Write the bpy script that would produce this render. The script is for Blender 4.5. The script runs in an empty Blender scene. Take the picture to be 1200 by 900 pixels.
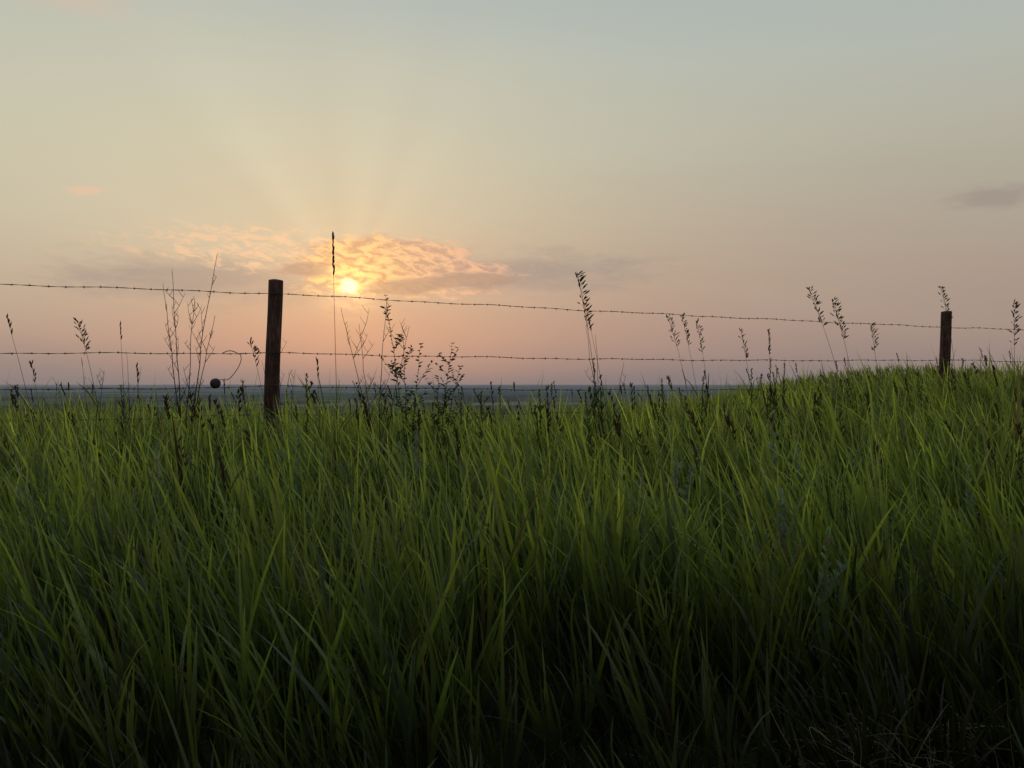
import bpy, math, random
import numpy as np
from mathutils import Vector

rng = np.random.default_rng(7)
random.seed(11)
scene = bpy.context.scene
scene.view_settings.view_transform = 'Standard'
scene.view_settings.look = 'None'
scene.view_settings.exposure = 0

SUN_AZ = -0.180      # radians, left of +Y
SUN_EL = 0.107

# ------------------------------------------------------------------ node helpers
class NB:
    def __init__(s, tree):
        s.t = tree; s.n = tree.nodes; s.l = tree.links
    def set(s, sock, v):
        if isinstance(v, bpy.types.NodeSocket): s.l.new(v, sock)
        elif v is not None:
            try: sock.default_value = v
            except Exception: sock.default_value = (v[0], v[1], v[2], 1.0)
    def m(s, op, a, b=None, c=None, clamp=False):
        n = s.n.new('ShaderNodeMath'); n.operation = op; n.use_clamp = clamp
        s.set(n.inputs[0], a); s.set(n.inputs[1], b); s.set(n.inputs[2], c)
        return n.outputs[0]
    def vm(s, op, a, b=None, c=None, scale=None, out=0):
        n = s.n.new('ShaderNodeVectorMath'); n.operation = op
        s.set(n.inputs[0], a); s.set(n.inputs[1], b); s.set(n.inputs[2], c)
        if scale is not None: s.set(n.inputs['Scale'], scale)
        return n.outputs[out]
    def mix(s, f, a, b, mode='MIX'):
        n = s.n.new('ShaderNodeMix'); n.data_type = 'RGBA'; n.blend_type = mode
        n.clamp_factor = True
        s.set(n.inputs[0], f)
        for i, v in ((6, a), (7, b)):
            if isinstance(v, bpy.types.NodeSocket): s.l.new(v, n.inputs[i])
            else: n.inputs[i].default_value = (v[0], v[1], v[2], 1)
        return n.outputs[2]
    def ss(s, lo, hi, x, mx=1.0):
        n = s.n.new('ShaderNodeMapRange'); n.interpolation_type = 'SMOOTHSTEP'
        s.set(n.inputs[0], x); n.inputs[1].default_value = lo; n.inputs[2].default_value = hi
        n.inputs[3].default_value = 0; n.inputs[4].default_value = mx
        return n.outputs[0]
    def comb(s, x, y, z=0.0):
        n = s.n.new('ShaderNodeCombineXYZ')
        s.set(n.inputs[0], x); s.set(n.inputs[1], y); s.set(n.inputs[2], z)
        return n.outputs[0]
    def noise(s, vec, scale=1, detail=4, rough=0.5, dist=0.0, dim='3D'):
        n = s.n.new('ShaderNodeTexNoise'); n.noise_dimensions = dim
        s.set(n.inputs['Vector'], vec); n.inputs['Scale'].default_value = scale
        n.inputs['Detail'].default_value = detail; n.inputs['Roughness'].default_value = rough
        n.inputs['Distortion'].default_value = dist
        return n.outputs[0]
    def ramp(s, f, stops, interp='EASE'):
        n = s.n.new('ShaderNodeValToRGB'); cr = n.color_ramp; cr.interpolation = interp
        while len(cr.elements) < len(stops): cr.elements.new(0.5)
        for e, (p, c) in zip(cr.elements, stops):
            e.position = p; e.color = (c[0], c[1], c[2], 1)
        s.set(n.inputs[0], f)
        return n.outputs[0]

def lin(r, g, b):
    f = lambda c: ((c/255+0.055)/1.055)**2.4 if c > 10 else c/255/12.92
    return (f(r), f(g), f(b))

# ------------------------------------------------------------------ world / sky
w = bpy.data.worlds.new("World"); scene.world = w; w.use_nodes = True
nt = w.node_tree; nt.nodes.clear(); B = NB(nt)
tc = nt.nodes.new('ShaderNodeTexCoord')
sep = nt.nodes.new('ShaderNodeSeparateXYZ'); nt.links.new(tc.outputs['Generated'], sep.inputs[0])
X, Y, Z = sep.outputs
u = B.m('ARCTAN2', X, Y)
v = B.m('ARCSINE', Z)
UV = B.comb(u, v, 0.0)          # azimuth / elevation of the sky direction
streak = B.noise(B.vm('MULTIPLY', UV, (2.2, 11.0, 0)), 1, 2, 0.5, 0.0, '2D')
vv = B.m('MULTIPLY_ADD', streak, 0.045, B.m('SUBTRACT', v, 0.022))
g = B.ramp(B.m('DIVIDE', vv, 0.9, clamp=True), [
    (0.000, lin(130,120,124)), (0.022, lin(149,129,126)), (0.062, lin(170,144,134)),
    (0.125, lin(182,161,145)), (0.198, lin(187,177,158)), (0.280, lin(189,188,171)),
    (0.375, lin(184,190,180)), (0.450, lin(174,185,182)), (0.70, lin(176,188,192)), (1.0, lin(170,184,192))], 'LINEAR')
def sub(cu, cv, wu, wv):
    return B.vm('MULTIPLY_ADD', UV, (1/wu, 1/wv, 0), (-cu/wu, -cv/wv, 0))
def gauss(cu, cv, wu, wv):
    p = sub(cu, cv, wu, wv)
    return B.m('POWER', 0.3679, B.vm('DOT_PRODUCT', p, p, out=1))
def blob(cu, cv, wu, wv):
    n = nt.nodes.new('ShaderNodeTexGradient'); n.gradient_type = 'QUADRATIC_SPHERE'
    nt.links.new(sub(cu, cv, wu*2.2, wv*2.2), n.inputs[0]); return n.outputs[1]
g = B.mix(B.m('MULTIPLY', gauss(-0.42, 0.24, 0.42, 0.17), 0.5), g, lin(212,206,178))
g = B.mix(B.m('MULTIPLY', gauss(0.55, 0.12, 0.40, 0.18), 0.45), g, lin(160,147,137))
g = B.mix(B.m('MULTIPLY', gauss(-0.18, 0.05, 0.22, 0.045), 0.55), g, lin(191,145,131))
# the sky away from the sun is a little darker, the unseen zenith brightened to light the grass
bk = B.m('MAXIMUM', B.ss(-1.3, 0.8, B.m('COSINE', B.m('SUBTRACT', u, SUN_AZ))), 0.60)
bk = B.m('MULTIPLY', bk, B.m('ADD', 1.0, B.ss(0.42, 1.0, v, 0.60)))
# faint rays
sp_ = B.vm('SUBTRACT', UV, (SUN_AZ, SUN_EL, 0))
sps = nt.nodes.new('ShaderNodeSeparateXYZ'); nt.links.new(sp_, sps.inputs[0])
ang = B.m('ARCTAN2', sps.outputs[1], sps.outputs[0])
ray = B.noise(B.comb(B.m('MULTIPLY', ang, 2.4), 0.3), 1, 1, 0.5, 0, '2D')
ray = B.m('MULTIPLY', B.m('SUBTRACT', ray, 0.5), B.m('MULTIPLY', blob(SUN_AZ, SUN_EL+0.09, 0.32, 0.15), 0.20))
bk = B.m('MULTIPLY', bk, B.m('ADD', 1.0, ray))
g = B.vm('SCALE', g, scale=bk)
# clouds
cl = B.noise(B.vm('MULTIPLY_ADD', UV, (14.0, 60.0, 0), (3.7, 1.2, 0)), 1, 3, 0.6, 0.0, '2D')
sh = B.comb(B.m('MULTIPLY_ADD', v, 0.8, u), v, 0.0)
cl2 = B.noise(B.vm('MULTIPLY_ADD', sh, (54.0, 130.0, 0), (1.3, 4.4, 0)), 1, 5, 0.66, 0.35, '2D')
n1 = B.m('MULTIPLY_ADD', B.m('SUBTRACT', cl2, 0.5), 0.45, B.m('SUBTRACT', cl, 0.5))
def region(gs, lo, hi, k=1.0, mx=1.0):
    """noise-broken mask that only exists where the soft blob gs exists"""
    lim = B.m('MULTIPLY', gs, 6.0, clamp=True)
    return B.m('MULTIPLY', lim, B.ss(lo, hi, B.m('MULTIPLY_ADD', n1, k, gs), mx))
def msum(*a):
    s_ = a[0]
    for q in a[1:]: s_ = B.m('ADD', s_, q)
    return s_
g = B.mix(region(msum(blob(-0.335, 0.110, 0.13, 0.024), blob(0.0, 0.124, 0.14, 0.022)), 0.05, 0.75, 0.7, 0.70), g, lin(139,135,138))
thin = region(msum(blob(-0.295, 0.148, 0.095, 0.018), B.m('MULTIPLY', blob(-0.24, 0.137, 0.07, 0.012), 0.7)), 0.06, 0.50, 0.8, 0.85)
g = B.mix(B.m('MULTIPLY', thin, B.ss(0.40, 0.64, cl2)), g, lin(232,194,160))
r2 = B.vm('DOT_PRODUCT', sp_, sp_, out=1)
r = B.m('SQRT', r2)
near = B.m('POWER', 0.3679, B.m('MULTIPLY', r2, 1/(0.072**2)))
bank = region(msum(blob(-0.115, 0.124, 0.100, 0.026), blob(-0.150, 0.142, 0.055, 0.015)), 0.12, 0.45, 0.9, 0.95)
vein = B.mix(near, lin(172,146,138), lin(198,148,116))
gold = B.mix(near, lin(228,178,150), lin(254,212,138))
cells = B.ss(0.36, 0.62, cl2)
g = B.mix(bank, g, B.mix(cells, vein, gold))
g = B.mix(region(msum(blob(-0.128, 0.106, 0.034, 0.008), blob(-0.045, 0.114, 0.05, 0.008), blob(-0.228, 0.124, 0.03, 0.007)), 0.16, 0.45, 0.8, 0.8), g, lin(154,134,128))
g = B.mix(region(blob(-0.442, 0.193, 0.016, 0.0045), 0.15, 0.7, 1.2, 0.75), g, lin(226,192,164))
g = B.mix(region(blob(0.495, 0.182, 0.045, 0.012), 0.1, 0.8, 1.1, 0.55), g, lin(150,135,133))
g = B.mix(region(blob(-0.47, 0.370, 0.09, 0.018), 0.1, 0.9, 0.9, 0.5), g, lin(212,188,168))
# sun glow, and the disc half veiled by cloud
gl = B.m('MULTIPLY', B.m('POWER', 0.3679, B.m('MULTIPLY', r2, 1/(0.026**2))), B.m('ADD', 0.5, cells))
g = B.vm('ADD', g, B.vm('SCALE', (0.36, 0.22, 0.06), scale=gl))
g = B.vm('ADD', g, B.vm('SCALE', (0.09, 0.035, 0.0), scale=near))
disc = B.m('MULTIPLY', B.m('SUBTRACT', 1.0, B.ss(0.0045, 0.0120, r)), B.m('ADD', 0.45, B.ss(0.35, 0.50, cl2, 0.55)))
g = B.vm('ADD', g, B.vm('SCALE', (1.2, 0.90, 0.48), scale=disc))
sky = nt.nodes.new('ShaderNodeTexSky'); sky.sky_type = 'NISHITA'; sky.sun_disc = False
sky.sun_elevation = SUN_EL; sky.sun_rotation = SUN_AZ; sky.dust_density = 4; sky.air_density = 1.5
g = B.vm('MULTIPLY_ADD', sky.outputs[0], (0.005, 0.005, 0.005), B.vm('SCALE', g, scale=0.94))
bg1 = nt.nodes.new('ShaderNodeBackground'); nt.links.new(g, bg1.inputs[0]); bg1.inputs[1].default_value = 1.0
out = nt.nodes.new('ShaderNodeOutputWorld'); nt.links.new(bg1.outputs[0], out.inputs[0])

# sun lamp, veiled by haze
sl = bpy.data.lights.new("sun", 'SUN'); sl.energy = 0.95; sl.angle = math.radians(3.0); sl.color = (1.0, 0.78, 0.52)
so = bpy.data.objects.new("sun", sl); scene.collection.objects.link(so)
sd = Vector((math.sin(SUN_AZ)*math.cos(SUN_EL), math.cos(SUN_AZ)*math.cos(SUN_EL), math.sin(SUN_EL)))
so.rotation_euler = sd.to_track_quat('Z', 'Y').to_euler(); so.location = sd*60

# camera
cd = bpy.data.cameras.new("camera"); cam = bpy.data.objects.new("camera", cd); scene.collection.objects.link(cam)
cd.sensor_width = 36; cd.lens = 36*1050/1200; cd.clip_start = 0.05; cd.clip_end = 80000
cam.rotation_euler = (math.radians(90.0), 0, 0); scene.camera = cam

# ------------------------------------------------------------------ terrain
def sm(a, b, x):
    t = np.clip((x-a)/(b-a), 0, 1); return t*t*(3-2*t)
def lumps(x, y, s, seed=0):
    return (np.sin(x*s+1.3+seed)*np.cos(y*s*1.17+0.4+seed*2) + np.sin((x*0.7+y*0.9)*s*1.9+seed*3.1)*0.6
            + np.sin((x*1.1-y*0.6)*s*3.1+seed*1.7)*0.35)/1.95
def ground(x, y):
    x = np.asarray(x, float); y = np.asarray(y, float)
    z = -1.16+0.29*sm(1.5, 6.5, y)+0.50*sm(0.2, 7.5, x)*sm(4, 11, y)
    yc = 9.5+4.0*sm(0, 6, x)
    d = np.maximum(y-yc, 0)
    z = z-62*(1-np.exp(-0.12*d*d/(d+6)/62))
    R = np.hypot(x, y)
    z = z+0.035*lumps(x, y, 1.3)*sm(1, 3, R)
    z = z+4.86*np.exp(-(((x-23)/17)**2+((y-54)/16)**2))
    z = z+sm(1500, 4000, R)*6*lumps(x, y, 1/700.0, 1)+sm(7000, 14000, R)*(34*(0.7+0.7*lumps(x, y, 1/3800.0, 2))+9*lumps(x, y, 1/900.0, 5))
    return z

def mk_mesh(name, V, F, cols=None, mat=None, smooth=True, parent=None):
    me = bpy.data.meshes.new(name)
    V = np.asarray(V, np.float32)
    if isinstance(F, np.ndarray):
        n = F.shape[1]
        me.vertices.add(len(V)); me.vertices.foreach_set('co', V.ravel())
        me.loops.add(F.size); me.loops.foreach_set('vertex_index', F.ravel().astype(np.int32))
        me.polygons.add(len(F)); me.polygons.foreach_set('loop_start', np.arange(0, F.size, n, dtype=np.int32))
        me.polygons.foreach_set('loop_total', np.full(len(F), n, np.int32))
        me.update(calc_edges=True)
    else:
        me.from_pydata([tuple(map(float, p)) for p in V], [], F)
    if cols is not None:
        at = me.color_attributes.new("col", 'FLOAT_COLOR', 'POINT')
        c = np.ones((len(V), 4), np.float32); c[:, :3] = cols
        at.data.foreach_set('color', c.ravel())
    me.polygons.foreach_set('use_smooth', np.full(len(me.polygons), smooth))
    if mat: me.materials.append(mat)
    ob = bpy.data.objects.new(name, me); scene.collection.objects.link(ob)
    if parent: ob.parent = parent
    return ob

NR, NA = 330, 420
rad = np.concatenate([[0.0], np.geomspace(0.35, 45000, NR)])
th = np.linspace(0, 2*np.pi, NA, endpoint=False)
RR, TT = np.meshgrid(rad, th, indexing='ij')
gx, gy = RR*np.sin(TT), RR*np.cos(TT)
gz = ground(gx, gy)
V = np.stack([gx, gy, gz], -1).reshape(-1, 3)
i, j = np.meshgrid(np.arange(NR), np.arange(NA), indexing='ij'); j2 = (j+1) % NA
F = np.stack([i*NA+j, i*NA+j2, (i+1)*NA+j2, (i+1)*NA+j], -1).reshape(-1, 4)[:, ::-1].copy()
tm = bpy.data.materials.new("prairie_ground"); tm.use_nodes = True
T = NB(tm.node_tree); T.n.clear()
geo = T.n.new('ShaderNodeNewGeometry'); P = geo.outputs['Position']
dist = T.vm('LENGTH', P, out=1)
nearc = T.ramp(T.noise(P, 9.0, 3, 0.65), [(0.3, (0.008,0.009,0.006)), (0.55, (0.018,0.020,0.011)), (0.8, (0.045,0.04,0.026))])
midc = T.ramp(T.noise(P, 0.6, 4, 0.7), [(0.3, (0.022,0.034,0.012)), (0.7, (0.055,0.075,0.025))])
c = T.mix(T.ss(14, 30, dist), nearc, midc)
vor = T.n.new('ShaderNodeTexVoronoi'); vor.distance = 'CHEBYCHEV'; vor.voronoi_dimensions = '2D'
T.l.new(T.vm('MULTIPLY', P, (1/900, 1/900, 0)), vor.inputs['Vector']); vor.inputs['Scale'].default_value = 1
spc = T.n.new('ShaderNodeSeparateColor'); T.l.new(vor.outputs['Color'], spc.inputs[0])
fields = T.ramp(spc.outputs[0], [(0.0, (0.03,0.045,0.03)), (0.35, (0.06,0.07,0.045)), (0.6, (0.16,0.15,0.10)), (0.85, (0.05,0.06,0.045)), (1, (0.28,0.25,0.18))], 'CONSTANT')
trees = T.ss(0.48, 0.56, T.noise(T.vm('MULTIPLY', P, (1/600, 1/1600, 0)), 1, 4, 0.65, 0, '2D'))
fields = T.mix(trees, fields, (0.006, 0.010, 0.009))
c = T.mix(T.ss(250, 900, dist), c, fields)
bs = T.n.new('ShaderNodeBsdfDiffuse'); T.l.new(c, bs.inputs['Color'])
# atmospheric in-scatter of the distant haze (depends only on where the land is)
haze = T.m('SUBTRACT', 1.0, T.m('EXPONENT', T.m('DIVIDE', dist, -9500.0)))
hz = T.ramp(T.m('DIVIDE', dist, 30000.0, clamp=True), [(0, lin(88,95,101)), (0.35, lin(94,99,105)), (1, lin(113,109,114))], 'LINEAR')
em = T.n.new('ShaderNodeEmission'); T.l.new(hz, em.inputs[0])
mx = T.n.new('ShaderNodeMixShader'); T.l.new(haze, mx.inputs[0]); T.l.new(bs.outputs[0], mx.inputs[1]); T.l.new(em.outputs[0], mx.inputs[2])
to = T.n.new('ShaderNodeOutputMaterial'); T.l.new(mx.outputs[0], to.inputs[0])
tm.cycles.emission_sampling = 'NONE'
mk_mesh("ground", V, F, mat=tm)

# ------------------------------------------------------------------ plant material
def plant_mat(name, transl, rough=0.5, spec=0.05):
    m = bpy.data.materials.new(name); m.use_nodes = True
    Q = NB(m.node_tree); Q.n.clear()
    a = Q.n.new('ShaderNodeVertexColor'); a.layer_name = "col"
    b = Q.n.new('ShaderNodeBsdfDiffuse'); Q.l.new(a.outputs[0], b.inputs['Color'])
    tr = Q.n.new('ShaderNodeBsdfTranslucent')
    Q.l.new(Q.vm('MULTIPLY', a.outputs[0], (1.45, 1.42, 0.75)), tr.inputs[0])
    x = Q.n.new('ShaderNodeMixShader'); x.inputs[0].default_value = transl
    Q.l.new(b.outputs[0], x.inputs[1]); Q.l.new(tr.outputs[0], x.inputs[2])
    o = Q.n.new('ShaderNodeOutputMaterial')
    if spec:
        gs = Q.n.new('ShaderNodeBsdfGlossy'); gs.inputs['Roughness'].default_value = rough
        y = Q.n.new('ShaderNodeMixShader'); y.inputs[0].default_value = spec
        Q.l.new(x.outputs[0], y.inputs[1]); Q.l.new(gs.outputs[0], y.inputs[2]); Q.l.new(y.outputs[0], o.inputs[0])
    else:
        Q.l.new(x.outputs[0], o.inputs[0])
    return m
grass_m = plant_mat("grass_blade", 0.5, 0.5, 0.03)
weed_m = plant_mat("weed", 0.2, 0.8, 0.0)

# ------------------------------------------------------------------ grass
def unit(a): return a/np.maximum(np.linalg.norm(a, axis=-1, keepdims=True), 1e-9)

def leaves(p0, S, az, th0, th1, L, W, c0, c1, K=6, drop=0.0):
    N = len(p0)
    a = np.stack([np.cos(az), np.sin(az), np.zeros(N)], -1)
    a = unit(a-S*np.sum(a*S, -1, keepdims=True))
    wv = np.cross(S, a)
    t = np.linspace(0, 1, K)
    pts = np.zeros((N, K, 3)); pts[:, 0] = p0
    for k in range(1, K):
        tm_ = (t[k]+t[k-1])/2
        th_ = th0+(th1-th0)*tm_**1.6
        d = S*np.cos(th_)[:, None]+a*np.sin(th_)[:, None]
        d[:, 2] -= drop*tm_**2
        pts[:, k] = pts[:, k-1]+d*(L/(K-1))[:, None]
    prof = np.minimum(1, 0.55+t*2.2)*np.power(np.clip(1-t, 0, 1), 0.62)
    prof[-1] = 0.03
    tw = rng.uniform(-0.9, 0.9, N)
    nrm = np.cross(wv, S)
    V = np.zeros((N, K, 2, 3))
    for k in range(K):
        wd = wv*np.cos(tw*t[k])[:, None]+nrm*np.sin(tw*t[k])[:, None]
        h = wd*(W*prof[k]/2)[:, None]
        V[:, k, 0] = pts[:, k]-h; V[:, k, 1] = pts[:, k]+h
    C = c0[:, None, None, :]*(1-t)[None, :, None, None]+c1[:, None, None, :]*t[None, :, None, None]
    C = np.broadcast_to(C, (N, K, 2, 3))
    base = (np.arange(N)*K*2)[:, None]
    k = np.arange(K-1)[None, :]
    F = np.stack([base+2*k, base+2*k+1, base+2*k+3, base+2*k+2], -1).reshape(-1, 4)
    return V.reshape(-1, 3), F, C.reshape(-1, 3)

class Acc:
    def __init__(s): s.V=[]; s.F=[]; s.C=[]; s.n=0
    def add(s, V, F, C):
        s.V.append(V); s.F.append(F+s.n); s.C.append(C); s.n += len(V)
    def make(s, name, mat):
        return mk_mesh(name, np.concatenate(s.V), np.concatenate(s.F), np.concatenate(s.C), mat)

def scatter(n, y0, y1, k=0.66, m=1.4):
    y = np.sqrt(rng.uniform(y0*y0, y1*y1, n)); x = rng.uniform(-1, 1, n)*(k*y+m)
    return x, y

G = Acc()
def tillers(x, y, sc=1.0, nl=5, wmul=1.0, tx=None, ty=None, tt=None):
    n = len(x)
    z = ground(x, y)
    ln = lumps(x, y, 2.3, 4)
    yy = y+0.18*lumps(x, y, 2.8, 3)-0.03*x
    edge = 0.30+0.70*sm(1.6, 2.8, yy)
    # foreground shade painted into the grass colour, fading out with distance
    front_shade = 0.11+0.89*sm(1.8, 3.9, yy+0.5*lumps(x, y, 1.6, 7))
    H = (0.42+0.06*ln+rng.normal(0, 0.055, n))*sc
    if tt is not None: H *= tt[:, 0]
    H = np.clip(H*edge, 0.05, 0.75)
    lx = -0.20-0.16*lumps(x, y, 0.9, 6)+rng.normal(0, 0.09, n)
    ly = 0.05*lumps(x, y, 1.3, 2)+rng.normal(0, 0.08, n)
    if tx is not None: lx = lx+tx*4.5; ly = ly+ty*3.2
    S = unit(np.stack([lx, ly, np.ones(n)], -1))
    base = np.stack([x, y, z-0.01], -1)
    az0 = rng.uniform(0, 2*np.pi, n)
    tint = rng.uniform(0, 1, n)*0.30+0.30*(0.5+0.5*lumps(x, y, 0.9, 5))+0.4*(tt[:, 1] if tt is not None else rng.uniform(0, 1, n))
    A_ = np.array([0.080, 0.138, 0.040]); B_ = np.array([0.285, 0.370, 0.076]); Cb = np.array([0.068, 0.110, 0.058])
    col = A_*(1-tint)[:, None]+B_*tint[:, None]
    bl = (rng.uniform(0, 1, n) < 0.15)[:, None]; col = np.where(bl, Cb, col)
    col = col*front_shade[:, None]*(0.68+0.70*(0.5+0.5*lumps(x, y, 1.9, 11)))[:, None]
    if tt is not None: col = col*(0.72+0.56*tt[:, 2])[:, None]
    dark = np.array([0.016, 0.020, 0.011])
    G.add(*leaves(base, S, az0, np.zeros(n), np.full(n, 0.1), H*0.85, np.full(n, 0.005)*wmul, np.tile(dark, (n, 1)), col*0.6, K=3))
    for k in range(nl):
        f = (k+0.35)/nl*0.72+rng.uniform(-0.05, 0.05, n)
        p = base+S*(H*np.clip(f, 0.02, 0.9))[:, None]
        az = az0+np.pi*k+rng.normal(0, 0.5, n)
        az = np.where(rng.uniform(0, 1, n) < 0.30, np.pi+rng.normal(0, 0.5, n), az)
        th0 = rng.uniform(0.05, 0.25, n)
        th1 = th0+np.abs(rng.normal(0.28, 0.38, n))
        L = H*rng.uniform(0.60, 1.05, n)*(1.0 if k else 0.8)
        W = rng.uniform(0.011, 0.023, n)*wmul*(0.45+0.55*edge)
        c = col*rng.uniform(0.75, 1.25, n)[:, None]
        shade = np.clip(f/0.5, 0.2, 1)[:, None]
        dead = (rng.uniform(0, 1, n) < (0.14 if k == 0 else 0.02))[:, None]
        c = np.where(dead, np.array([0.13, 0.11, 0.065])*(rng.uniform(0.3, 1.1, n)*(0.4+0.6*front_shade))[:, None], c*(0.30+0.70*shade))
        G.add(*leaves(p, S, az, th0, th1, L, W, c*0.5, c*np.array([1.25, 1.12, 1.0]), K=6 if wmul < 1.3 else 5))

def tufts(n, y0, y1, per=5, spread=0.035, **kw):
    cx, cy = scatter(n, y0, y1)
    keep = lumps(cx, cy, 3.0, 2)+rng.normal(0, 0.5, n) > -0.6
    cx, cy = cx[keep], cy[keep]; n = len(cx)
    ox = rng.normal(0, spread, (n, per)); oy = rng.normal(0, spread, (n, per))
    tt = np.stack([rng.uniform(0.78, 1.30, n), rng.uniform(0, 1, n), rng.uniform(0, 1, n)], -1)
    tt = np.repeat(tt[:, None, :], per, 1).reshape(-1, 3)
    tillers((cx[:, None]+ox).ravel(), (cy[:, None]+oy).ravel(), tx=ox.ravel(), ty=oy.ravel(), tt=tt, **kw)
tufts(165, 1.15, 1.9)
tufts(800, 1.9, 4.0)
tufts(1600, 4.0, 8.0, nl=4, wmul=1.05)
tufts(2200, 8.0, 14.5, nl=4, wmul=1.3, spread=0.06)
x, y = scatter(2500, 14, 24, 0.7, 1); tillers(x, y, 1.0, 3, 2.0)
x = rng.uniform(4, 44, 5000); y = rng.uniform(36, 58, 5000); tillers(x, y, 1.0, 3, 3.5)
# fallen straw
n = 1700
x, y = scatter(n, 1.2, 3.2); zz = ground(x, y)
aa = rng.uniform(0, 2*np.pi, n); up = rng.uniform(0.15, 1.6, n)
S = unit(np.stack([np.cos(aa), np.sin(aa), up], -1))
straw = np.array([0.17, 0.145, 0.10])*(rng.uniform(0.15, 1.0, n)**1.5)[:, None]
G.add(*leaves(np.stack([x, y, zz+rng.uniform(0, 0.15, n)], -1), S, rng.uniform(0, 6.28, n), rng.uniform(0, .2, n), rng.uniform(0.2, 1.8, n),
              rng.uniform(0.12, 0.42, n), rng.uniform(0.0015, 0.004, n), straw*0.8, straw, K=8, drop=0.3))
# standing dead brown stems among the darkened front grass
n = 420
x, y = scatter(n, 1.9, 3.6); zz = ground(x, y)
S = unit(np.stack([rng.normal(-0.12, 0.28, n), rng.normal(0, 0.2, n), np.ones(n)], -1))
straw = np.array([0.15, 0.105, 0.07])*(rng.uniform(0.3, 1.0, n))[:, None]
G.add(*leaves(np.stack([x, y, zz], -1), S, rng.uniform(0, 6.28, n), np.zeros(n), rng.uniform(0.0, 0.6, n),
              rng.uniform(0.25, 0.50, n), rng.uniform(0.0025, 0.0045, n), straw*0.7, straw, K=6))
# a pale tussock of old straw at the right of the ditch
n = 300
cx = rng.normal(1.10, 0.18, n); cy = rng.normal(2.40, 0.10, n); zz = ground(cx, cy)
aa = rng.normal(np.pi, 1.3, n); up = rng.uniform(0.3, 1.5, n)
S = unit(np.stack([np.cos(aa), np.sin(aa)-0.4, up], -1))
straw = np.array([0.30, 0.26, 0.20])*(rng.uniform(0.2, 1.0, n)**1.3)[:, None]
G.add(*leaves(np.stack([cx, cy, zz+rng.uniform(0.02, 0.16, n)], -1), S, rng.uniform(0, 6.28, n), rng.uniform(0, .2, n), rng.uniform(0.5, 2.2, n),
              rng.uniform(0.15, 0.40, n), rng.uniform(0.0015, 0.0038, n), straw*0.8, straw, K=9, drop=0.5))
G.make("grass", grass_m)

# ------------------------------------------------------------------ small mesh builder for individual plants
class MB:
    def __init__(s): s.V=[]; s.F=[]; s.C=[]
    def tube(s, pts, rads, col, sides=5):
        pts = [Vector(p) for p in pts]; b0 = len(s.V); n = len(pts)
        for k, p in enumerate(pts):
            d = (pts[min(k+1, n-1)]-pts[max(k-1, 0)]).normalized()
            q = d.cross(Vector((0.3, 1, 0.1))).normalized(); r_ = d.cross(q)
            for a in range(sides):
                t = 2*math.pi*a/sides
                s.V.append(p+(q*math.cos(t)+r_*math.sin(t))*rads[k]); s.C.append(col)
        for k in range(n-1):
            for a in range(sides):
                a2 = (a+1) % sides
                s.F.append((b0+k*sides+a, b0+k*sides+a2, b0+(k+1)*sides+a2, b0+(k+1)*sides+a))
        s.F.append(tuple(b0+a for a in range(sides))[::-1]); s.F.append(tuple(b0+(n-1)*sides+a for a in range(sides)))
    def spikelet(s, p, d, L, R, col):
        d = Vector(d).normalized(); ps = [Vector(p)+d*L*t for t in (0, 0.2, 0.5, 0.8, 1.0)]
        s.tube(ps, [R*0.3, R*0.85, R, R*0.55, R*0.08], col, 5)
    def leaf(s, p, d, L, W, col, droop=0.3):
        p = Vector(p); d = Vector(d).normalized()
        sd_ = d.cross(Vector((random.uniform(-.6, .6), random.uniform(-1.4, -.2), 0.7))).normalized()
        b0 = len(s.V); K = 5
        for k in range(K):
            t = k/(K-1); wd = W*0.5*math.sin(math.pi*min(0.98, 0.12+0.88*t))**0.8
            s.V += [p-sd_*wd, p+sd_*wd]; s.C += [col, col]
            p = p+d*(L/(K-1)); d = (d+Vector((0, 0, -droop/(K-1)))).normalized()
        for k in range(K-1):
            s.F.append((b0+2*k, b0+2*k+1, b0+2*k+3, b0+2*k+2))
    def make(s, name, mat=None):
        return mk_mesh(name, [tuple(v) for v in s.V], s.F, np.array(s.C), mat or weed_m)

def curve(b, t, bend, n=14):
    b = Vector(b); t = Vector(t); d = t-b
    return [b+Vector((d.x*(k/n)**bend, d.y*(k/n)**bend, d.z*(k/n))) for k in range(n+1)]
def jit(a): return random.uniform(-a, a)

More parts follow.
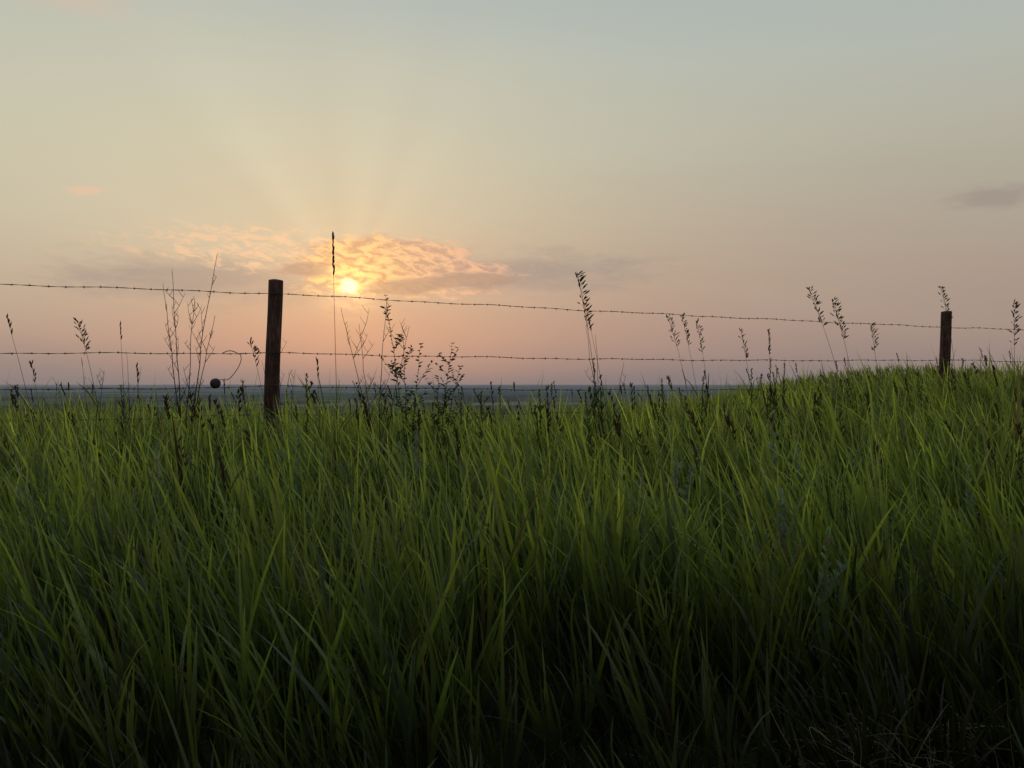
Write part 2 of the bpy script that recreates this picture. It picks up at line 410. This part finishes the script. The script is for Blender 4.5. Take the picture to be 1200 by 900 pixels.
STRAW = (0.085, 0.070, 0.038); DRY = (0.050, 0.040, 0.028); GREEN = (0.06, 0.10, 0.035)
def brome(xt, zt, xb, yd, head=0.28, bend=2.2, dens=26, fat=1.0, name="brome_grass_stalk", m=None, own=True):
    """one-sided nodding panicle: whorls of short pedicels, spikelets lying along the axis"""
    m = m or MB()
    zb = float(ground(xb, yd))
    pts = curve((xb, yd, zb), (xt, yd+jit(0.1), zt), bend, 26)
    nP = len(pts)
    m.tube(pts, [0.0026*(1-0.68*k/(nP-1)) for k in range(nP)], STRAW, 5)
    L = sum((pts[k+1]-pts[k]).length for k in range(nP-1))
    def at(f):
        q = f*L
        for k in range(nP-1):
            l = (pts[k+1]-pts[k]).length
            if q <= l or k == nP-2: return pts[k].lerp(pts[k+1], min(1, q/l)), (pts[k+1]-pts[k]).normalized()
            q -= l
    hf = head/L
    nodes = max(3, int(dens/3)); per = 3
    for k in range(nodes):
        f = 1-hf*(1-(k/(nodes-1)))*random.uniform(0.93, 1.0)
        p, d = at(min(f, 0.999))
        env = math.sin(math.pi*(0.20+0.68*k/nodes))
        for q in range(per):
            side = Vector((random.uniform(-0.25, 1.0), jit(0.7), 0)).normalized()
            pl = random.uniform(0.008, 0.050)*env*fat
            mid = p+(d*1.2+side*0.45*fat).normalized()*pl*0.6
            e = mid+(d*0.6+side*0.6*fat+Vector((0, 0, -0.15))).normalized()*pl*0.4
            m.tube([p, mid, e], [0.0008, 0.0007, 0.0006], STRAW, 3)
            hang = (d*random.uniform(0.4, 1.0)+side*0.5*fat+Vector((0.15, 0, -0.2))*fat).normalized()
            c_ = tuple(v_*random.uniform(0.7, 1.3) for v_ in (0.085, 0.062, 0.036))
            m.spikelet(e, hang, random.uniform(0.022, 0.038), random.uniform(0.0026, 0.0048), c_)
    m.spikelet(pts[-1], pts[-1]-pts[-2], 0.022, 0.0028, STRAW)
    for k in range(3):
        p, d = at(random.uniform(0.25, 0.6)); a = random.uniform(0, 6.28)
        m.leaf(p, (math.cos(a)*0.5, math.sin(a)*0.5, 1.0), random.uniform(0.12, 0.25), 0.008, GREEN, 0.9)
    if own: return m.make(name)

brome(-1.00, 0.814, -0.962, 5.0, head=0.22, bend=1.2, dens=33, fat=0.25)
brome(0.367, 0.605, 0.514, 5.0, head=0.32, dens=60, fat=1.1)
brome(2.006, 0.634, 2.303, 6.0, head=0.27, dens=42, bend=2.0)
brome(2.143, 0.543, 2.343, 6.0, head=0.27, dens=48, bend=2.4, fat=1.1)
brome(3.387, 0.753, 3.480, 7.0, head=0.28, dens=40, bend=3.4)
brome(3.411, 0.537, 3.370, 6.0, head=0.28, dens=40, bend=1.8)
brome(1.220, 0.513, 1.433, 7.0, head=0.24, dens=33)
brome(1.313, 0.513, 1.520, 7.0, head=0.24, dens=33, bend=1.7, fat=0.8)
brome(1.536, 0.507, 1.680, 7.5, head=0.26, dens=36)
brome(2.040, 0.465, 2.170, 8.0, head=0.26, dens=30, fat=0.8)
brome(2.286, 0.465, 2.320, 8.0, head=0.22, dens=30, fat=0.4)
brome(2.780, 0.440, 2.900, 7.0, head=0.20, dens=30)
brome(-2.708, 0.382, -2.488, 5.5, head=0.20, dens=33, fat=0.9)
brome(-2.848, 0.367, -2.571, 5.0, head=0.10, dens=12, fat=0.3, bend=1.5)
brome(-1.743, 0.269, -1.600, 6.0, head=0.16, dens=21, fat=0.8)
brome(0.514, 0.45, 0.70, 6.0, head=0.10, dens=12, fat=0.2, bend=1.6)
brome(-2.657, 0.39, -2.571, 6.0, head=0.10, dens=12, fat=0.2, bend=1.4)
brome(-2.35, 0.10, -2.28, 5.6, head=0.10, dens=12, fat=0.3, bend=1.4)
brome(-3.20, 0.12, -3.10, 6.0, head=0.12, dens=15, fat=0.5, bend=1.6)
brome(-1.28, 0.14, -1.22, 5.8, head=0.10, dens=12, fat=0.3, bend=1.4)

m = MB()
for k in range(250):
    yd = random.uniform(4.0, 12.5); xb = random.uniform(-0.62, 0.62)*yd
    zb = float(ground(xb, yd)); h = random.uniform(0.55, 0.90)
    brome(xb-random.uniform(0.0, 0.20), zb+h, xb, yd, head=random.uniform(0.07, 0.16), dens=random.choice((12, 15, 21)), fat=random.uniform(0.2, 0.6),
          bend=random.uniform(1.2, 2.2), m=m, own=False)
m.make("seeding_grass_stalks")

def branchy(name, base, tips, r0=0.004, twigs=5, twl=0.10, col=DRY):
    m = MB(); xb, yd = base; zb = float(ground(xb, yd)); b = Vector((xb, yd, zb))
    for tp in tips:
        tp = Vector(tp); s0 = b.copy()
        n = 16; off = Vector((0, 0, 0)); pts = []
        for k in range(n+1):
            t = k/n
            if k and k < n: off += Vector((jit(0.009), jit(0.009), 0))
            pts.append(Vector((s0.x+(tp.x-s0.x)*t**1.5, s0.y+(tp.y-s0.y)*t**1.5, s0.z+(tp.z-s0.z)*t))+off)
        m.tube(pts, [r0*(1-0.72*k/n) for k in range(n+1)], col, 5)
        for q in range(twigs):
            k = random.randint(6, n-1); p = pts[k]; a = random.choice((-1, 1))
            d = Vector((a*random.uniform(0.3, 0.9), jit(0.5), random.uniform(0.6, 1.2))).normalized(); L = twl*random.uniform(0.5, 1.9)
            tp_ = [p]
            for j_ in range(5):
                d = (d+Vector((jit(.15), jit(.15), 0.12))).normalized(); tp_.append(tp_[-1]+d*L/5)
            m.tube(tp_, [r0*0.5*(1-0.13*j_) for j_ in range(6)], col, 4)
            for pp in (tp_[2], tp_[4]):
                d2 = Vector((-a*0.6, jit(.4), 0.8)).normalized()
                m.tube([pp, pp+d2*L*0.2, pp+d2*L*0.34+Vector((0, 0, .008))], [r0*.35, r0*.3, r0*.22], col, 3)
    return m.make(name)
branchy("dead_weed", (-2.38, 6.5), [(-2.47, 6.5, 0.83), (-2.56, 6.6, 0.74), (-2.12, 6.4, 0.93), (-2.20, 6.5, 0.50), (-2.33, 6.5, 0.62)], 0.0056, twigs=9)
branchy("dead_weed", (-0.93, 6.2), [(-1.14, 6.2, 0.53), (-1.05, 6.3, 0.42), (-0.86, 6.1, 0.56), (-0.72, 6.2, 0.40)], 0.0044, 8, 0.11)
branchy("dead_weed", (0.66, 6.2), [(0.50, 6.2, 0.40), (0.60, 6.3, 0.35), (0.78, 6.1, 0.15)], 0.0036, 5, 0.08)
branchy("dead_weed", (-1.62, 6.4), [(-1.78, 6.4, 0.16), (-1.50, 6.3, 0.10), (-1.66, 6.5, 0.28)], 0.0034, 6, 0.08)
branchy("dead_weed", (-3.1, 6.6), [(-3.2, 6.6, 0.2), (-3.0, 6.6, 0.1), (-3.35, 6.5, 0.05)], 0.0034, 6, 0.08)
branchy("dead_weed", (-2.62, 6.2), [(-2.72, 6.2, 0.22), (-2.55, 6.2, 0.12)], 0.0034, 5, 0.08)

def leafy(name, base, tips, lf=0.045, lw=0.011, n=26, col=(0.045, 0.065, 0.03), start=0.35, r0=0.0035, up=0.6, sprigs=0, sl=1.0):
    m = MB(); xb, yd = base; zb = float(ground(xb, yd)); b = Vector((xb, yd, zb))
    for tp in tips:
        pts = curve(b, tp, 1.5, 16)
        for k in range(1, 16): pts[k] += Vector((jit(.005), jit(.005), 0))
        m.tube(pts, [r0*(1-0.7*k/16) for k in range(17)], col, 5)
        def put(p, d, L):
            a = random.uniform(0, 6.28); dd = Vector((math.cos(a), math.sin(a), up+jit(0.3)))
            cc = tuple(v_*random.uniform(0.7, 1.35) for v_ in col)
            m.leaf(p, dd, L*random.uniform(0.6, 1.2), lw*random.uniform(0.7, 1.2), cc, 0.5)
        for q in range(n):
            f = start+(1-start)*q/(n-1); k = min(int(f*16), 15); p = pts[k].lerp(pts[k+1], f*16-k)
            put(p, None, lf*(1.15-0.6*f))
        put(pts[-1], None, lf*0.5)
        for q in range(sprigs):
            k = random.randint(5, 14); p = pts[k]; a = random.choice((-1, 1))
            d = Vector((a*random.uniform(.4, .9), jit(.6), random.uniform(.8, 1.4))).normalized(); L = random.uniform(.08, .2)*sl
            e = p+d*L; m.tube([p, p+d*L*.5+Vector((0, 0, .006)), e], [r0*.45, r0*.35, r0*.15], col, 4)
            for z_ in range(9):
                put(p.lerp(e, 0.2+0.8*z_/8), None, lf*0.75)
    return m.make(name)
leafy("leafy_weed", (-0.69, 6.0), [(-0.845, 6.0, 0.59), (-0.74, 6.1, 0.30), (-0.60, 5.9, 0.26)], 0.055, 0.013, n=28, sprigs=8, start=0.5)
leafy("leafy_weed", (-0.52, 6.2), [(-0.413, 6.2, 0.28), (-0.36, 6.2, 0.12), (-0.50, 6.1, 0.05)], 0.05, 0.012, n=24, sprigs=6, start=0.55)
DG = (0.055, 0.082, 0.038)
def spire(x, y, h, lf=0.042, n=50, col=DG, name="sagebrush_weed"):
    zb = float(ground(x, y))
    tips = [(x+jit(.03), y, zb+h)]+[(x+jit(.10), y+jit(.06), zb+h*random.uniform(0.7, 0.93)) for _ in range(random.randint(1, 2))]
    leafy(name, (x, y), tips, lf, lf*0.22, n, col, 0.45, 0.003, 1.9, 3, 0.45)
for (x_, z_, y_) in [(0.57, 0.16, 6.0), (0.63, 0.05, 6.2), (2.30, 0.22, 8.0), (2.44, 0.18, 8.1), (2.75, 0.12, 8.0),
                     (3.30, 0.13, 8.3), (2.05, 0.12, 7.7), (-0.22, -0.06, 6.4), (0.22, -0.05, 6.5), (-1.42, 0.06, 6.2),
                     (-2.9, -0.02, 6.7), (4.0, 0.16, 8.8), (4.6, 0.20, 9.4), (1.2, -0.02, 7.0), (-0.4, -0.08, 7.0), (1.6, 0.05, 7.6)]:
    zb = float(ground(x_, y_)); spire(x_, y_, max(0.3, z_-zb))
PALE = (0.17, 0.22, 0.14)
for (x_, y_, h) in [(-1.60, 4.0, 0.76), (1.36, 4.6, 0.80), (1.44, 4.5, 0.70), (0.98, 3.3, 0.66), (1.0, 2.9, 0.62), (0.56, 3.5, 0.64), (-1.15, 4.8, 0.68),
                    (-0.52, 4.9, 0.68), (2.1, 4.1, 0.64), (-2.1, 3.8, 0.60), (0.75, 4.2, 0.68)]:
    spire(x_, y_, h, 0.05, 50, PALE, "sage_plant")

# ------------------------------------------------------------------ fence
wood = bpy.data.materials.new("weathered_post_wood"); wood.use_nodes = True
Q = NB(wood.node_tree); b = Q.n['Principled BSDF']
tcw = Q.n.new('ShaderNodeTexCoord')
wn = Q.noise(Q.vm('MULTIPLY', tcw.outputs['Object'], (1, 1, 0.06)), 55, 6, 0.7, 0.3)
wn2 = Q.noise(tcw.outputs['Object'], 9, 3, 0.6)
wc = Q.ramp(wn, [(0.34, (0.024,0.013,0.012)), (0.5, (0.085,0.045,0.039)), (0.68, (0.18,0.11,0.098))])
wc = Q.mix(1.0, wc, Q.ramp(wn2, [(0.3, (0.6,0.6,0.6)), (0.7, (1.15,1.1,1.1))]), 'MULTIPLY')
Q.l.new(wc, b.inputs['Base Color']); b.inputs['Roughness'].default_value = 0.9; b.inputs['Specular IOR Level'].default_value = 0.15
bp = Q.n.new('ShaderNodeBump'); bp.inputs['Strength'].default_value = 0.8; bp.inputs['Distance'].default_value = 0.008
Q.l.new(wn, bp.inputs['Height']); Q.l.new(bp.outputs[0], b.inputs['Normal'])
steel = bpy.data.materials.new("rusty_wire"); steel.use_nodes = True
Q = NB(steel.node_tree); b = Q.n['Principled BSDF']
gp = Q.n.new('ShaderNodeNewGeometry')
Q.l.new(Q.ramp(Q.noise(gp.outputs[0], 25, 2), [(0.35, (0.05,0.035,0.028)), (0.65, (0.10,0.085,0.075))]), b.inputs['Base Color'])
b.inputs['Metallic'].default_value = 0.3; b.inputs['Roughness'].default_value = 0.7

def post(x, y, ztop, R, lean=(0.0, 0.0)):
    zb = float(ground(x, y))-0.25; h = ztop-zb; sides = 40; V=[]; F=[]
    prof = [(t, 1.06-0.10*t) for t in np.linspace(0, 1, 34)]
    rings = [(zb+(h-0.012)*t, R*f) for t, f in prof]+[(ztop-0.004, R*0.93), (ztop, R*0.82), (ztop+0.004, R*0.4)]
    for k, (z, r_) in enumerate(rings):
        f = (z-zb)/h
        for a in range(sides):
            t = 2*math.pi*a/sides
            rr = r_*(1+0.025*math.sin(3*t+z*1.5+x)+0.015*math.sin(7*t+z*4)+0.012*math.sin(13*t+1.1*x)+random.uniform(-.006, .006))
            V.append((x+rr*math.cos(t)+lean[0]*(f-1)+0.004*math.sin(z*5+x), y+rr*math.sin(t)+lean[1]*(f-1), z+(0.006*math.cos(t+x) if k >= 33 else 0)))
    for k in range(len(rings)-1):
        for a in range(sides):
            a2 = (a+1) % sides; F.append((k*sides+a, k*sides+a2, (k+1)*sides+a2, (k+1)*sides+a))
    F.append(tuple((len(rings)-1)*sides+a for a in range(sides)))
    ob = mk_mesh("fence_post", V, F, mat=wood)
    for p_ in ob.data.polygons:
        if p_.index >= (len(rings)-3)*sides: p_.use_smooth = False
    return ob
P0 = (-2.11, 8.0); P1 = (5.53, 11.4); D = (P1[0]-P0[0], P1[1]-P0[1])
pl = [(P0[0]-D[0], P0[1]-D[1], 0.90), (P0[0], P0[1], 0.93), (P1[0], P1[1], 0.925), (P1[0]+D[0], P1[1]+D[1], 1.0)]
for k, (x_, y_, z_) in enumerate(pl):
    post(x_, y_, z_, 0.066, (0.065, 0.0) if k != 3 else (-0.03, 0))
WH = [[0.79, 0.80, 0.715, 0.78], [0.235, 0.275, 0.305, 0.34], [-0.01, -0.02, -0.03, 0.05], [-0.25, -0.265, -0.22, -0.10]]
root = bpy.data.objects.new("barbed_wire", None); scene.collection.objects.link(root)
dx = Vector((D[0], D[1], 0)).normalized(); perp = Vector((-dx.y, dx.x, 0)); front = -perp if perp.y > 0 else perp
def wire_pt(wi, s):
    k = min(max(int(math.floor(s)), 0), 2); f = s-k
    x_ = pl[k][0]+(pl[k+1][0]-pl[k][0])*f; y_ = pl[k][1]+(pl[k+1][1]-pl[k][1])*f
    z_ = WH[wi][k]+(WH[wi][k+1]-WH[wi][k])*f - (0.012, 0.03, 0.04, 0.05)[wi]*4*f*(1-f) + (0.004*math.sin(s*31+wi)+0.003*math.sin(s*77))
    return Vector((x_, y_, z_))+front*(0.070)
for wi in range(4):
    m = MB(); n = 600
    for st in (0, 1):
        pts = []
        for k in range(n+1):
            s = 3*k/n; p = wire_pt(wi, s); a = k*0.95+st*math.pi
            pts.append(p+(front*math.cos(a)+Vector((0, 0, 1))*math.sin(a))*0.0019)
        m.tube(pts, [0.0018]*(n+1), (0, 0, 0), 4)
    s = 0.01
    while s < 3:
        p = wire_pt(wi, s+jit(0.001))
        m.tube([p-dx*0.008, p+dx*0.008], [0.005, 0.005], (0, 0, 0), 6)
        for q in range(4):
            a = random.uniform(0, 6.28); d = front*math.cos(a)+Vector((0, 0, 1))*math.sin(a)+dx*jit(0.4)
            m.tube([p, p+d*0.010, p+d*0.017], [0.0018, 0.0015, 0.0004], (0, 0, 0), 4)
        s += 0.127/8.36
    for k in range(4):
        p = wire_pt(wi, min(float(k), 3.0))
        m.tube([p+Vector((0, 0, .009))-front*0.012, p+Vector((0, 0, .009))+front*.004, p-Vector((0, 0, .009))+front*.004, p-Vector((0, 0, .009))-front*0.012], [0.0018]*4, (0, 0, 0), 4)
    o = m.make("wire_%d" % (wi+1), steel); o.parent = root

black = bpy.data.materials.new("black_rubber"); black.use_nodes = True
bb = black.node_tree.nodes['Principled BSDF']; bb.inputs['Base Color'].default_value = (0.012, 0.012, 0.013, 1); bb.inputs['Roughness'].default_value = 0.6
hang = bpy.data.objects.new("hanging_wire_insulator", None); scene.collection.objects.link(hang)
def fs(xw): return 1+(xw-P0[0])/D[0]
a0 = wire_pt(1, fs(-2.40)); a1 = wire_pt(1, fs(-2.59)); c0 = Vector((a1.x+0.005, a1.y, 0.005))
m = MB()
ctl = [a0, a0+Vector((0.012, 0, -0.05)), a0+Vector((-0.02, 0, -0.13)), a0+Vector((-0.09, -0.02, -0.22)), c0+Vector((0.03, 0, 0.03)), c0]
def cr(P_, n=8):
    o = []
    Q_ = [P_[0]]+P_+[P_[-1]]
    for k in range(1, len(Q_)-2):
        for q in range(n):
            t = q/n; p0, p1, p2, p3 = Q_[k-1:k+3]
            o.append(0.5*((2*p1)+(p2-p0)*t+(2*p0-5*p1+4*p2-p3)*t*t+(3*p1-p0-3*p2+p3)*t**3))
    o.append(P_[-1]); return o
cp = cr(ctl); m.tube(cp, [0.0034]*len(cp), (0, 0, 0), 5)
lp = [a0+Vector((-0.02-0.13*t, -0.005, 0.022*math.sin(math.pi*t)+0.004)) for t in np.linspace(0, 1, 10)]
m.tube(lp, [0.004]*len(lp), (0, 0, 0), 5)
wrap = [wire_pt(1, fs(-2.37-0.06*t))+(front*math.cos(t*30)+Vector((0, 0, 1))*math.sin(t*30))*0.006 for t in np.linspace(0, 1, 40)]
m.tube(wrap, [0.002]*40, (0, 0, 0), 4)
o = m.make("tail_wire", steel); o.parent = hang
V=[]; F=[]; sides = 28
prof = [(-0.022, 0.0), (-0.022, 0.016), (-0.018, 0.034), (-0.010, 0.044), (-0.004, 0.034), (0.004, 0.034), (0.010, 0.044), (0.018, 0.034), (0.022, 0.016), (0.022, 0.0)]
ax = (front+Vector((0.3, 0, 0.1))).normalized(); q1 = ax.cross(Vector((0, 0, 1))).normalized(); q2 = ax.cross(q1)
for (h, r_) in prof:
    for a in range(sides):
        t = 2*math.pi*a/sides; V.append(tuple(c0+ax*h+(q1*math.cos(t)+q2*math.sin(t))*max(r_, 0.0005)))
for k in range(len(prof)-1):
    for a in range(sides):
        a2 = (a+1) % sides; F.append((k*sides+a, k*sides+a2, (k+1)*sides+a2, (k+1)*sides+a))
o = mk_mesh("insulator_disc", V, F, mat=black); o.parent = hang
m = MB()
kp = wire_pt(1, fs(-2.27))
ring = [kp+Vector((0.018*math.cos(t), 0.004*math.sin(2*t), 0.028*math.sin(t)+0.02)) for t in np.linspace(0, 6.6, 24)]
m.tube(ring, [0.003]*24, (0, 0, 0), 5)
m.tube([kp+Vector((0.01, 0, -0.01)), kp+Vector((0.02, -.01, 0.03)), kp+Vector((-0.02, -.01, 0.07))], [0.003, .003, .002], (0, 0, 0), 5)
o = m.make("wire_knot", steel); o.parent = hang
